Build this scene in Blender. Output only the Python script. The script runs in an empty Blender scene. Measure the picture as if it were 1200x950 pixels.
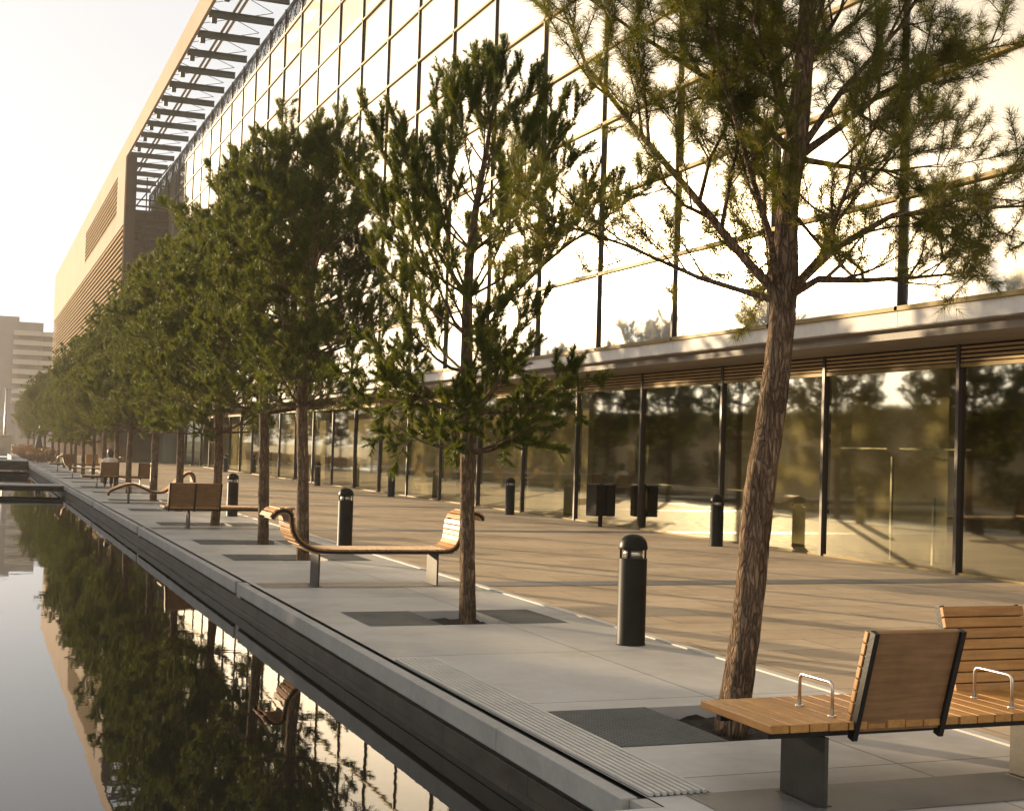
import bpy, math, random
import numpy as np
from mathutils import Vector, Matrix

R = math.radians
scene = bpy.context.scene
COL = scene.collection
random.seed(5)

# ------------------------------------------------------------------ helpers
class MB:
    """collects faces; build() links them as ONE mesh object"""
    def __init__(s):
        s.v = []; s.f = []; s.m = []; s.sm = []
    def face(s, pts, mi=0, smooth=False):
        n = len(s.v); s.v += [tuple(p) for p in pts]
        s.f.append(tuple(range(n, n + len(pts)))); s.m.append(mi); s.sm.append(smooth)
    def box(s, x0, x1, y0, y1, z0, z1, mi=0, M=None):
        n = len(s.v)
        P = [(x0,y0,z0),(x1,y0,z0),(x1,y1,z0),(x0,y1,z0),(x0,y0,z1),(x1,y0,z1),(x1,y1,z1),(x0,y1,z1)]
        if M is not None: P = [tuple(M @ Vector(p)) for p in P]
        s.v += P
        for q in ((0,3,2,1),(4,5,6,7),(0,1,5,4),(1,2,6,5),(2,3,7,6),(3,0,4,7)):
            s.f.append(tuple(n+i for i in q)); s.m.append(mi); s.sm.append(False)
    def bar(s, a, b, w, h, up=(0,0,1), mi=0):
        """rectangular bar from a to b, w across, h along up"""
        a = Vector(a); b = Vector(b); d = (b-a).normalized(); u = Vector(up)
        sd = d.cross(u).normalized(); u = sd.cross(d).normalized()
        n = len(s.v)
        for c in (a, b):
            for i, j in ((-1,-1),(1,-1),(1,1),(-1,1)):
                s.v.append(tuple(c + sd*(i*w/2) + u*(j*h/2)))
        for q in ((3,2,1,0),(4,5,6,7),(0,1,5,4),(1,2,6,5),(2,3,7,6),(3,0,4,7)):
            s.f.append(tuple(n+i for i in q)); s.m.append(mi); s.sm.append(False)
    def tube(s, pts, rad, sides=8, mi=0, cap=True):
        pts = [Vector(p) for p in pts]
        if not hasattr(rad, '__len__'): rad = [rad]*len(pts)
        n0 = len(s.v); ref = None
        for i, p in enumerate(pts):
            d = (pts[min(i+1, len(pts)-1)] - pts[max(i-1, 0)]).normalized()
            if ref is None:
                ref = d.orthogonal().normalized()
            ref = (ref - d*ref.dot(d)).normalized(); b = d.cross(ref)
            for k in range(sides):
                t = 2*math.pi*k/sides
                s.v.append(tuple(p + (ref*math.cos(t) + b*math.sin(t))*rad[i]))
        for i in range(len(pts)-1):
            for k in range(sides):
                a = n0+i*sides+k; b_ = n0+i*sides+(k+1) % sides
                s.f.append((a, b_, b_+sides, a+sides)); s.m.append(mi); s.sm.append(True)
        if cap:
            s.f.append(tuple(n0+k for k in reversed(range(sides)))); s.m.append(mi); s.sm.append(False)
            e = n0+(len(pts)-1)*sides
            s.f.append(tuple(e+k for k in range(sides))); s.m.append(mi); s.sm.append(False)
    def lathe(s, prof, sides=28, mi=0):
        n0 = len(s.v)
        for r, z in prof:
            for k in range(sides):
                t = 2*math.pi*k/sides; s.v.append((r*math.cos(t), r*math.sin(t), z))
        for i in range(len(prof)-1):
            for k in range(sides):
                a = n0+i*sides+k; b = n0+i*sides+(k+1) % sides
                s.f.append((a, b, b+sides, a+sides)); s.m.append(mi); s.sm.append(True)
        s.f.append(tuple(n0+k for k in reversed(range(sides)))); s.m.append(mi); s.sm.append(False)
        e = n0+(len(prof)-1)*sides
        s.f.append(tuple(e+k for k in range(sides))); s.m.append(mi); s.sm.append(False)
    def build(s, name, mats, parent=None, bevel=0.0, loc=None):
        me = bpy.data.meshes.new(name)
        me.from_pydata(s.v, [], s.f)
        me.polygons.foreach_set('material_index', s.m)
        me.polygons.foreach_set('use_smooth', s.sm)
        for m in (mats if isinstance(mats, (list, tuple)) else [mats]): me.materials.append(m)
        me.update()
        o = bpy.data.objects.new(name, me); COL.objects.link(o)
        if loc: o.location = loc
        if parent: o.parent = parent
        if bevel:
            b = o.modifiers.new('Bevel', 'BEVEL'); b.width = bevel; b.segments = 2; b.limit_method = 'ANGLE'
        return o

def np_mesh(name, verts, faces, mat, parent=None):
    """verts (N,3), faces (M,k) numpy"""
    me = bpy.data.meshes.new(name)
    k = faces.shape[1]
    me.vertices.add(len(verts)); me.vertices.foreach_set('co', verts.astype(np.float32).ravel())
    me.loops.add(faces.size); me.loops.foreach_set('vertex_index', faces.astype(np.int32).ravel())
    me.polygons.add(len(faces)); me.polygons.foreach_set('loop_start', np.arange(0, faces.size, k, dtype=np.int32))
    me.update(calc_edges=True); me.materials.append(mat)
    o = bpy.data.objects.new(name, me); COL.objects.link(o)
    if parent: o.parent = parent
    return o

def tag(o, label=None, cat=None, group=None, kind=None):
    if label: o['label'] = label
    if cat: o['category'] = cat
    if group: o['group'] = group
    if kind: o['kind'] = kind
    return o
def thing(name, label, cat, loc=(0,0,0), rz=0, group=None):
    o = bpy.data.objects.new(name, None); COL.objects.link(o)
    o.location = loc; o.rotation_euler = (0,0,rz); o.empty_display_size = .2
    return tag(o, label, cat, group)
def copy_tree(o, parent=None):
    c = o.copy(); COL.objects.link(c)
    if parent: c.parent = parent
    for ch in list(o.children): copy_tree(ch, c)
    return c

# ------------------------------------------------------------------ materials
def nt(name):
    m = bpy.data.materials.new(name); m.use_nodes = True
    t = m.node_tree; t.nodes.clear()
    out = t.nodes.new('ShaderNodeOutputMaterial')
    return m, t, out
def N(t, kind, **kw):
    n = t.nodes.new(kind)
    for k, v in kw.items():
        if hasattr(n, k) and not k[0].isupper(): setattr(n, k, v)
        else: n.inputs[k].default_value = v
    return n
def ramp(t, src, stops):
    r = t.nodes.new('ShaderNodeValToRGB'); e = r.color_ramp.elements
    while len(e) < len(stops): e.new(.5)
    for el, (p, c) in zip(e, stops): el.position = p; el.color = (*c, 1)
    t.links.new(src, r.inputs[0]); return r.outputs[0]
def mapping(t, scale=(1,1,1), src='Object'):
    tc = t.nodes.new('ShaderNodeTexCoord'); mp = t.nodes.new('ShaderNodeMapping')
    mp.inputs['Scale'].default_value = scale
    t.links.new(tc.outputs[src], mp.inputs[0]); return mp.outputs[0]
def mixc(t, fac, a, b, blend='MIX'):
    m = t.nodes.new('ShaderNodeMix'); m.data_type = 'RGBA'; m.blend_type = blend
    for s, v in ((0, fac), (6, a), (7, b)):
        if isinstance(v, bpy.types.NodeSocket): t.links.new(v, m.inputs[s])
        elif s == 0: m.inputs[0].default_value = v
        else: m.inputs[s].default_value = (*v, 1)
    return m.outputs[2]
def pbsdf(t, out, col=None, rough=.6, metal=0., bump=None, bstr=.3, bdist=.01, spec=.5):
    b = t.nodes.new('ShaderNodeBsdfPrincipled')
    if col is not None:
        if isinstance(col, bpy.types.NodeSocket): t.links.new(col, b.inputs['Base Color'])
        else: b.inputs['Base Color'].default_value = (*col, 1)
    if isinstance(rough, bpy.types.NodeSocket): t.links.new(rough, b.inputs['Roughness'])
    else: b.inputs['Roughness'].default_value = rough
    b.inputs['Metallic'].default_value = metal
    b.inputs['Specular IOR Level'].default_value = spec
    if bump is not None:
        bp = t.nodes.new('ShaderNodeBump'); bp.inputs['Strength'].default_value = bstr
        bp.inputs['Distance'].default_value = bdist
        t.links.new(bump, bp.inputs['Height']); t.links.new(bp.outputs[0], b.inputs['Normal'])
    t.links.new(b.outputs[0], out.inputs[0]); return b
def noise(t, vec, scale, detail=6, rough=.6):
    n = t.nodes.new('ShaderNodeTexNoise'); n.inputs['Scale'].default_value = scale
    n.inputs['Detail'].default_value = detail; n.inputs['Roughness'].default_value = rough
    t.links.new(vec, n.inputs['Vector']); return n.outputs[0]

def mottled(name, c0, c1, scale=3, rough=.7, metal=0., bstr=.25, bdist=.004, vscale=(1,1,1), spec=.4):
    m, t, o = nt(name); v = mapping(t, vscale)
    a = noise(t, v, scale); f = noise(t, v, scale*14, 4)
    c = ramp(t, a, [(.3, c0), (.7, c1)])
    c = mixc(t, .25, c, ramp(t, f, [(.3, (.5,.5,.5)), (.7, (1,1,1))]), 'MULTIPLY')
    pbsdf(t, o, c, rough, metal, f, bstr, bdist, spec); return m

def paving(name, c0, c1, cj, bw, rh, mortar, rough=.62, offset=.5, var=.5, stain=.55):
    m, t, o = nt(name); v = mapping(t)
    br = t.nodes.new('ShaderNodeTexBrick'); br.offset = offset
    br.inputs['Scale'].default_value = 1; br.inputs['Brick Width'].default_value = bw
    br.inputs['Row Height'].default_value = rh; br.inputs['Mortar Size'].default_value = mortar
    br.inputs['Mortar Smooth'].default_value = .3; br.inputs['Bias'].default_value = 0
    br.inputs['Color1'].default_value = (*c0, 1); br.inputs['Color2'].default_value = (*c1, 1)
    br.inputs['Mortar'].default_value = (*cj, 1)
    t.links.new(v, br.inputs['Vector'])
    big = noise(t, v, .55, 5, .65); mid = noise(t, v, 5, 8, .7); fine = noise(t, v, 160, 3, .6)
    c = mixc(t, stain, br.outputs[0], ramp(t, big, [(.34, (.5,.48,.45)), (.5, (.86,.85,.83)), (.62, (1,1,1))]), 'MULTIPLY')
    c = mixc(t, .35, c, ramp(t, mid, [(.3, (.62,.6,.57)), (.6, (1,1,1))]), 'MULTIPLY')
    c = mixc(t, .35, c, ramp(t, fine, [(.35, (.6,.6,.6)), (.65, (1.0,1.0,1.0))]), 'MULTIPLY')
    h = t.nodes.new('ShaderNodeMath'); h.operation = 'MULTIPLY_ADD'
    t.links.new(br.outputs['Fac'], h.inputs[0]); h.inputs[1].default_value = -2.0; t.links.new(fine, h.inputs[2])
    rr = t.nodes.new('ShaderNodeMapRange'); t.links.new(mid, rr.inputs[0])
    rr.inputs[1].default_value = .3; rr.inputs[2].default_value = .7; rr.inputs[3].default_value = rough-.12; rr.inputs[4].default_value = rough+.15
    pbsdf(t, o, c, rr.outputs[0], 0, h.outputs[0], .35, .003, .04); return m

def wood(name, c0, c1, grain=(1,14,14), rough=.5):
    m, t, o = nt(name); v = mapping(t, grain)
    g = noise(t, v, 3.2, 8, .65)
    geo = t.nodes.new('ShaderNodeNewGeometry')
    c = ramp(t, g, [(.28, c0), (.72, c1)])
    c = mixc(t, .6, c, ramp(t, geo.outputs['Random Per Island'], [(0, (.62,.55,.48)), (.5, (.9,.88,.84)), (1, (1.1,1.05,1.0))]), 'MULTIPLY')
    v2 = mapping(t); d = noise(t, v2, 9, 5, .6)
    c = mixc(t, .3, c, ramp(t, d, [(.35, (.5,.47,.44)), (.6, (1,1,1))]), 'MULTIPLY')
    pbsdf(t, o, c, rough, 0, g, .3, .003, .4); return m

M = {}
M['prom'] = paving('pale_concrete_paving', (.59,.565,.52), (.53,.505,.465), (.26,.245,.22), 2.4, 2.08, .008, .6, 0.0)
M['plaza'] = paving('sun_warmed_tan_paving', (.64,.50,.335), (.55,.42,.28), (.26,.20,.135), 1.2, .6, .008, .7)  # tan stone, its colour warmed and lightened to stand in for weak sun
M['edge'] = mottled('painted_sunlit_edge', (.55,.5,.42), (.62,.57,.5), 2, .6)  # pale tone stands for sunlight catching the plaza edge
M['band'] = mottled('dark_basalt_band', (.10,.095,.09), (.15,.14,.13), 2, .5)
M['grate'] = paving('grey_tree_grate', (.20,.21,.205), (.16,.17,.168), (.05,.05,.048), .06, .022, .004, .7)
M['soil'] = mottled('dark_tree_pit_soil', (.025,.02,.017), (.06,.045,.035), 14, .95, 0, 1, .03)
M['coping'] = mottled('pale_coping_stone', (.32,.305,.28), (.44,.42,.385), 1.5, .7, spec=.2)
M['quay'] = mottled('dark_quay_stone', (.045,.037,.028), (.10,.084,.066), 2.2, .6, vscale=(1,1,2.5), spec=.2)
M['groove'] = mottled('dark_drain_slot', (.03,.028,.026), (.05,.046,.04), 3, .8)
M['strip'] = mottled('pale_ribbed_stone', (.46,.44,.39), (.58,.55,.49), 3, .6)
M['ground'] = mottled('far_ground', (.16,.14,.11), (.24,.21,.17), .2, .8)
M['wood'] = wood('oiled_timber_slats', (.34,.155,.036), (.58,.30,.085))
M['wood_y'] = wood('oiled_timber_slats_lengthwise', (.34,.155,.036), (.58,.30,.085), (14,1,14))
M['wood_dark'] = wood('weathered_timber_board', (.17,.085,.035), (.32,.17,.07))
M['steel'] = mottled('dark_steel_plate', (.05,.045,.036), (.08,.072,.058), 4, .5, .2, spec=.25)
M['black'] = mottled('black_steel_rail', (.012,.011,.01), (.02,.018,.016), 6, .4, .4)
M['stainless'] = mottled('brushed_stainless', (.6,.57,.53), (.7,.67,.62), 8, .28, 1.0, .05)
M['bronze'] = mottled('dark_bronze_paint', (.012,.010,.006), (.02,.016,.009), 3, .42, .0, .05, spec=.14)
M['mull'] = mottled('dark_bronze_aluminium', (.06,.05,.042), (.085,.072,.06), 1, .42, .5, .05)
M['trans'] = mottled('brass_coloured_transom', (.22,.155,.05), (.28,.20,.075), 1, .55, .1, .05, spec=.15)
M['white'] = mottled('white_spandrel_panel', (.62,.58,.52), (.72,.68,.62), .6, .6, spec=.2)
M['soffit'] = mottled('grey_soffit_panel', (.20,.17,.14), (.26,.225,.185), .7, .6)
M['louvre'] = mottled('gold_bronze_louvre', (.42,.30,.16), (.50,.37,.21), 1, .7, .0, .05, spec=.03)
M['retw'] = mottled('grey_green_panel', (.15,.15,.12), (.19,.19,.155), .5, .8, spec=.05)
M['peach'] = mottled('pale_stone_cladding', (.40,.30,.225), (.45,.345,.265), .25, .8, spec=.03)
M['beam'] = mottled('grey_green_steel_beam', (.055,.06,.05), (.075,.08,.068), 1, .5, .3)
M['ribs'] = mottled('brown_metal_screen', (.06,.043,.034), (.085,.063,.05), 1, .8, .0, spec=.0)
M['office'] = mottled('grey_office_concrete', (.22,.19,.165), (.26,.225,.195), .05, .8)
M['office2'] = mottled('pale_office_band', (.42,.36,.28), (.48,.41,.32), .05, .8)
M['office3'] = mottled('dark_office_window_band', (.10,.085,.07), (.13,.11,.09), .1, .4)
M['bankw'] = mottled('pale_render', (.62,.54,.42), (.74,.66,.52), .3, .8)
M['iwall'] = mottled('interior_beige_wall', (.58,.50,.33), (.70,.61,.42), .4, .8)
M['ifloor'] = mottled('interior_floor', (.22,.18,.115), (.28,.23,.15), .6, .7, spec=.1)
M['icol'] = mottled('interior_dark_column', (.10,.09,.07), (.14,.125,.1), 1, .6)
M['concrete'] = mottled('weathered_plinth', (.42,.37,.28), (.55,.49,.38), 2, .8)
M['galv'] = mottled('galvanised_pole', (.45,.44,.42), (.55,.54,.52), 4, .4, .6)
M['skin'] = mottled('skin', (.50,.32,.23), (.55,.36,.26), 8, .5)
M['shirt'] = mottled('pale_cotton', (.70,.66,.58), (.78,.74,.66), 8, .8)
M['hair'] = mottled('dark_hair', (.03,.02,.013), (.05,.035,.02), 20, .5)
M['trousers'] = mottled('dark_cloth', (.03,.03,.035), (.05,.05,.055), 8, .8)
M['canvas'] = mottled('dark_parasol_canvas', (.03,.03,.03), (.05,.05,.048), 6, .8)

def mat_bark():
    m, t, o = nt('pine_bark'); v0 = mapping(t, (1,1,.22))
    nz = t.nodes.new('ShaderNodeTexNoise'); nz.inputs['Scale'].default_value = 14; nz.inputs['Detail'].default_value = 5
    t.links.new(v0, nz.inputs['Vector'])
    vm = t.nodes.new('ShaderNodeVectorMath'); vm.operation = 'MULTIPLY_ADD'; vm.inputs[1].default_value = (.10,.10,.10)
    t.links.new(nz.outputs['Color'], vm.inputs[0]); t.links.new(v0, vm.inputs[2]); v = vm.outputs[0]
    w = t.nodes.new('ShaderNodeTexVoronoi'); w.feature = 'DISTANCE_TO_EDGE'; w.inputs['Scale'].default_value = 40
    t.links.new(v, w.inputs['Vector'])
    vc = t.nodes.new('ShaderNodeTexVoronoi'); vc.inputs['Scale'].default_value = 40; t.links.new(v, vc.inputs['Vector'])
    a = noise(t, v, 45, 8, .75)
    c = ramp(t, a, [(.3, (.16,.108,.068)), (.52, (.32,.225,.145)), (.72, (.46,.34,.23))])
    c = mixc(t, .7, c, ramp(t, vc.outputs['Color'], [(.25, (.5,.47,.44)), (.75, (1.15,1.12,1.1))]), 'MULTIPLY')
    c = mixc(t, .6, c, ramp(t, w.outputs['Distance'], [(0, (.2,.17,.15)), (.08, (.75,.72,.7)), (.25, (1,1,1))]), 'MULTIPLY')
    blot = noise(t, mapping(t), 3.5, 5, .6)
    c = mixc(t, .7, c, ramp(t, blot, [(.35, (.45,.42,.4)), (.65, (1.1,1.08,1.05))]), 'MULTIPLY')
    hs_ = ramp(t, w.outputs['Distance'], [(0, (0,0,0)), (.22, (1,1,1))])
    mt = t.nodes.new('ShaderNodeMath'); mt.operation = 'MULTIPLY_ADD'; mt.inputs[1].default_value = .6
    t.links.new(a, mt.inputs[0]); t.links.new(hs_, mt.inputs[2])
    pbsdf(t, o, c, .9, 0, mt.outputs[0], 1.0, .018, .12); return m
M['bark'] = mat_bark()

def mat_needles(name, c0, c1, tr):
    m, t, o = nt(name)
    geo = t.nodes.new('ShaderNodeNewGeometry')
    v = mapping(t); n = noise(t, v, 1.6, 3)
    c = ramp(t, geo.outputs['Random Per Island'], [(0, c0), (.8, c1), (1, (c1[0]*1.6, c1[1]*1.15, c1[2]))])
    c = mixc(t, .6, c, ramp(t, n, [(.35, (.45,.55,.55)), (.65, (1.2,1.1,.9))]), 'MULTIPLY')
    d = t.nodes.new('ShaderNodeBsdfPrincipled'); d.inputs['Roughness'].default_value = .45
    d.inputs['Specular IOR Level'].default_value = .4
    t.links.new(c, d.inputs['Base Color'])
    tl = t.nodes.new('ShaderNodeBsdfTranslucent')
    c2 = mixc(t, 1.0, c, (1.7, 1.45, .55), 'MULTIPLY'); t.links.new(c2, tl.inputs[0])
    mx = t.nodes.new('ShaderNodeMixShader'); mx.inputs[0].default_value = tr
    t.links.new(d.outputs[0], mx.inputs[1]); t.links.new(tl.outputs[0], mx.inputs[2])
    t.links.new(mx.outputs[0], o.inputs[0]); return m
M['needle'] = mat_needles('pine_needles', (.058,.076,.010), (.122,.135,.018), .44)
M['needle_dark'] = mat_needles('dense_pine_needles', (.048,.078,.010), (.105,.135,.018), .42)
M['hedge'] = mat_needles('brightened_hedge_leaves', (.12,.115,.035), (.20,.19,.06), .3)  # leaf colour raised in place of backlight that doesn't reach this side
M['shrub'] = mat_needles('russet_shrub_leaves', (.05,.026,.012), (.11,.055,.022), .3)

def mat_glass_upper():
    m, t, o = nt('mirror_coated_glass')
    lw = t.nodes.new('ShaderNodeLayerWeight'); lw.inputs[0].default_value = .35
    mr = t.nodes.new('ShaderNodeMapRange'); t.links.new(lw.outputs['Facing'], mr.inputs[0])
    mr.inputs[1].default_value = 0; mr.inputs[2].default_value = .7; mr.inputs[3].default_value = .24; mr.inputs[4].default_value = .52
    base = t.nodes.new('ShaderNodeBsdfPrincipled'); base.inputs['Base Color'].default_value = (.035,.038,.03,1); base.inputs['Roughness'].default_value = .5
    g1 = t.nodes.new('ShaderNodeBsdfGlossy'); g1.inputs['Color'].default_value = (.93,.91,.85,1); g1.inputs['Roughness'].default_value = .012
    g2 = t.nodes.new('ShaderNodeBsdfGlossy'); g2.inputs['Color'].default_value = (.95,.88,.72,1); g2.inputs['Roughness'].default_value = .22
    mg = t.nodes.new('ShaderNodeMixShader'); mg.inputs[0].default_value = .28
    t.links.new(g1.outputs[0], mg.inputs[1]); t.links.new(g2.outputs[0], mg.inputs[2])
    mx = t.nodes.new('ShaderNodeMixShader'); gi = t.nodes.new('ShaderNodeNewGeometry'); vr = t.nodes.new('ShaderNodeMapRange'); t.links.new(gi.outputs['Random Per Island'], vr.inputs[0])
    vr.inputs[3].default_value = .80; vr.inputs[4].default_value = 1.06
    ml = t.nodes.new('ShaderNodeMath'); ml.operation = 'MULTIPLY'; t.links.new(mr.outputs[0], ml.inputs[0]); t.links.new(vr.outputs[0], ml.inputs[1])
    t.links.new(ml.outputs[0], mx.inputs[0])
    t.links.new(base.outputs[0], mx.inputs[1]); t.links.new(mg.outputs[0], mx.inputs[2])
    t.links.new(mx.outputs[0], o.inputs[0]); return m
def mat_glass_lower():
    m, t, o = nt('tinted_storefront_glass')
    lw = t.nodes.new('ShaderNodeLayerWeight'); lw.inputs[0].default_value = .35
    mr = t.nodes.new('ShaderNodeMapRange'); t.links.new(lw.outputs['Facing'], mr.inputs[0])
    mr.inputs[1].default_value = 0; mr.inputs[2].default_value = .8; mr.inputs[3].default_value = .26; mr.inputs[4].default_value = .58
    tr = t.nodes.new('ShaderNodeBsdfTransparent'); tr.inputs[0].default_value = (.66,.64,.48,1)
    g = t.nodes.new('ShaderNodeBsdfGlossy'); g.inputs['Color'].default_value = (.90,.86,.68,1); g.inputs['Roughness'].default_value = .035
    mx = t.nodes.new('ShaderNodeMixShader'); t.links.new(mr.outputs[0], mx.inputs[0])
    t.links.new(tr.outputs[0], mx.inputs[1]); t.links.new(g.outputs[0], mx.inputs[2])
    t.links.new(mx.outputs[0], o.inputs[0]); return m
M['glass_up'] = mat_glass_upper(); M['glass_low'] = mat_glass_lower()

def mat_water():
    m, t, o = nt('still_canal_water'); v = mapping(t, (1,1,1))
    n = noise(t, v, 2.2, 3, .5)
    b = pbsdf(t, o, (.018,.016,.012), .015, 0, n, .035, .02, .5)
    b.inputs['IOR'].default_value = 1.34; return m
M['water'] = mat_water()
def mat_lens():
    m, t, o = nt('clear_lamp_lens')
    b = pbsdf(t, o, (.75,.7,.6), .12, .0, spec=.8); b.inputs['Metallic'].default_value = .7; return m
M['lens'] = mat_lens()

# ------------------------------------------------------------------ camera (1.65 m above the deck)
cam = bpy.data.cameras.new('camera'); co = bpy.data.objects.new('camera', cam); COL.objects.link(co)
cam.sensor_width = 36; cam.lens = 48.0; cam.clip_end = 6000; cam.clip_start = .05
yaw, pit, rol = 0.375130, 0.033178, 0.030883
fw = Vector((math.sin(yaw)*math.cos(pit), math.cos(yaw)*math.cos(pit), math.sin(pit)))
r0 = Vector((math.cos(yaw), -math.sin(yaw), 0)); u0 = r0.cross(fw)
rt = r0*math.cos(rol) + u0*math.sin(rol); up = -r0*math.sin(rol) + u0*math.cos(rol)
mw = Matrix((rt, up, -fw)).transposed().to_4x4(); mw.translation = (0, 0, 1.65)
co.matrix_world = mw; scene.camera = co

# ------------------------------------------------------------------ light
AZ, EL = R(-31), R(7.2)
sd = Vector((math.sin(AZ)*math.cos(EL), math.cos(AZ)*math.cos(EL), math.sin(EL)))
sun = bpy.data.lights.new('sun', 'SUN'); so = bpy.data.objects.new('sun', sun); COL.objects.link(so)
sun.energy = 5.0; sun.angle = R(.53); sun.color = (1, .76, .48)
so.rotation_euler = sd.to_track_quat('Z', 'Y').to_euler(); so.location = sd*60
w = bpy.data.worlds.new('World'); scene.world = w; w.use_nodes = True
wt = w.node_tree; bg = wt.nodes['Background']; sky = wt.nodes.new('ShaderNodeTexSky')
sky.sky_type = 'NISHITA'; sky.sun_disc = False; sky.sun_elevation = EL; sky.sun_rotation = AZ
sky.air_density = 1.0; sky.dust_density = 2.6; sky.ozone_density = 1.5; sky.altitude = 0
hs = wt.nodes.new('ShaderNodeHueSaturation'); hs.inputs['Saturation'].default_value = .26
wt.links.new(sky.outputs[0], hs.inputs['Color']); hs.inputs['Value'].default_value = .34
veil = wt.nodes.new('ShaderNodeMix'); veil.data_type = 'RGBA'; veil.blend_type = 'ADD'; veil.inputs[0].default_value = 1   # thin high cloud over the clear sky
veil.inputs[7].default_value = (4.5, 4.46, 4.46, 1)
wt.links.new(hs.outputs[0], veil.inputs[6]); wt.links.new(veil.outputs[2], bg.inputs[0]); bg.inputs[1].default_value = .075
scene.view_settings.view_transform = 'Standard'; scene.view_settings.look = 'None'
scene.view_settings.exposure = 1.08; scene.view_settings.gamma = 1

# ------------------------------------------------------------------ ground, canal
TREES = [7.5, 12.72, 19.72, 22.7, 27.6, 33.0, 38.2, 43.4, 48.2, 53.0, 57.9, 62.6, 67.4, 71.8, 77, 82.5, 89, 97, 106, 116, 127]
b = MB()                                          # the far ground, one sheet with the canal left out
XS = [-3000, -12.2, 3.06, 3000]; YS = [-400, 5.7, 131, 4000]
for i in range(3):
    for j in range(3):
        if i == 1 and j == 1: continue
        b.face([(XS[i],YS[j],-.22),(XS[i+1],YS[j],-.22),(XS[i+1],YS[j+1],-.22),(XS[i],YS[j+1],-.22)])
tag(b.build('ground', M['ground']), kind='structure')
b = MB(); b.face([(-12.5,5.6,-.33),(3.08,5.6,-.33),(3.08,131.2,-.33),(-12.5,131.2,-.33)])
tag(b.build('water', M['water']), kind='structure')
# promenade slab with recessed tree pits
b = MB(); X0, X1 = 4.17, 4.85; Y0, Y1 = 5.75, 131.0
b.face([(3.10,Y0,0),(X0,Y0,0),(X0,Y1,0),(3.10,Y1,0)])
b.face([(X1,Y0,0),(5.76,Y0,0),(5.76,Y1,0),(X1,Y1,0)])
y = Y0
for ty in TREES:
    b.face([(X0,y,0),(X1,y,0),(X1,ty-.53,0),(X0,ty-.53,0)])
    a, c = ty-.53, ty+.53
    b.face([(X0,a,0),(X1,a,0),(X1,a,-.1),(X0,a,-.1)]); b.face([(X0,c,-.1),(X1,c,-.1),(X1,c,0),(X0,c,0)])
    b.face([(X0,a,-.1),(X0,c,-.1),(X0,c,0),(X0,a,0)]); b.face([(X1,c,-.1),(X1,a,-.1),(X1,a,0),(X1,c,0)])
    y = c
b.face([(X0,y,0),(X1,y,0),(X1,Y1,0),(X0,Y1,0)])
tag(b.build('promenade', M['prom']), kind='structure')
b = MB(); b.face([(5.84,5.75,-.004),(13.8,5.75,-.004),(13.8,131,-.004),(5.84,131,-.004)])
b.face([(5.84,-12,-.004),(13.8,-12,-.004),(13.8,5.75,-.004),(5.84,5.75,-.004)])
tag(b.build('plaza', M['plaza']), kind='structure')
b = MB(); b.box(5.76,5.84,-12,131,-.1,.012); tag(b.build('lit_edge_strip', M['edge']), kind='structure')  # pale strip paints in the bright edge where the sunlit plaza begins
b = MB(); b.face([(-12.2,-12,0),(5.76,-12,0),(5.76,5.75,0),(-12.2,5.75,0)])
b.face([(-12.2,5.75,-1),(3.0,5.75,-1),(3.0,5.75,0),(-12.2,5.75,0)][::1])
tag(b.build('pavement', M['prom']), kind='structure')
b = MB()
for k in range(12):
    yb = 15.57 + 10.4*(k-1); yb = 5.40 if k == 0 else yb
    b.face([(3.16 if k else 3.3,yb,.004),(5.755,yb,.004),(5.755,yb+.52,.004),(3.16 if k else 3.3,yb+.52,.004)])
    b.face([(5.845,yb,.001),(13.79,yb,.001),(13.79,yb+.52,.001),(5.845,yb+.52,.001)])
tag(b.build('paving_bands', M['band']), kind='structure')
b = MB()
for ty in TREES:
    b.face([(3.46,ty-.53,.004),(X0-.005,ty-.53,.004),(X0-.005,ty+.53,.004),(3.46,ty+.53,.004)])
    b.face([(X1+.005,ty-.53,.004),(5.45,ty-.53,.004),(5.45,ty+.53,.004),(X1+.005,ty+.53,.004)])
tag(b.build('tree_pit_paving', M['grate']), kind='structure')
b = MB(); rr = random.Random(3)
for ty in TREES:                                   # lumpy soil
    nx, ny = 9, 13
    G = [[(X0+(X1-X0)*i/nx, ty-.53+1.06*j/ny, -.085+rr.uniform(-.02,.025)) for j in range(ny+1)] for i in range(nx+1)]
    for i in range(nx):
        for j in range(ny): b.face([G[i][j], G[i+1][j], G[i+1][j+1], G[i][j+1]])
tag(b.build('tree_pit_soil', M['soil']), kind='structure')

# quay edge: coping, shadow gap, dark stone
qw = thing('quay_wall', 'pale coping and dark stone edge of the canal along the promenade', 'quay wall', (3.0,5.92,0))
def qpart(name, mb, mat, bevel=0): return mb.build(name, mat, qw, bevel, (-3.0,-5.92,0))
segs = [5.92]; 
yy = 16.0
while yy < 131: segs.append(yy); yy += 10.4
segs.append(131)
for a, c in zip(segs[:-1], segs[1:]):
    mb = MB(); y = a + (.0 if a < 6 else .28)
    n = max(1, round((c-y)/1.7)); st = (c-y)/n
    for i in range(n): mb.box(2.955, 3.045, y+i*st+.003, y+(i+1)*st-.003, -.132, .006)
    qpart('coping', mb, M['coping'], .006)
mb = MB(); mb.box(3.045,3.10,5.92,131,-.2,-.02); qpart('drain_slot', mb, M['groove'])
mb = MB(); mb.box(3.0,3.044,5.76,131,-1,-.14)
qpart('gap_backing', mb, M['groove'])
mb = MB(); rr = random.Random(8)
y = 5.93
while y < 131:
    L = rr.uniform(1.1, 1.5); mb.box(2.968, 2.998, y+.002, min(y+L, 131)-.002, -.28, -.168)
    mb.box(2.972, 2.998, y+.3, min(y+L+.3, 131.2)-.004, -1, -.284); y += L
qpart('stone_course', mb, M['quay'], .003)
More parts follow.
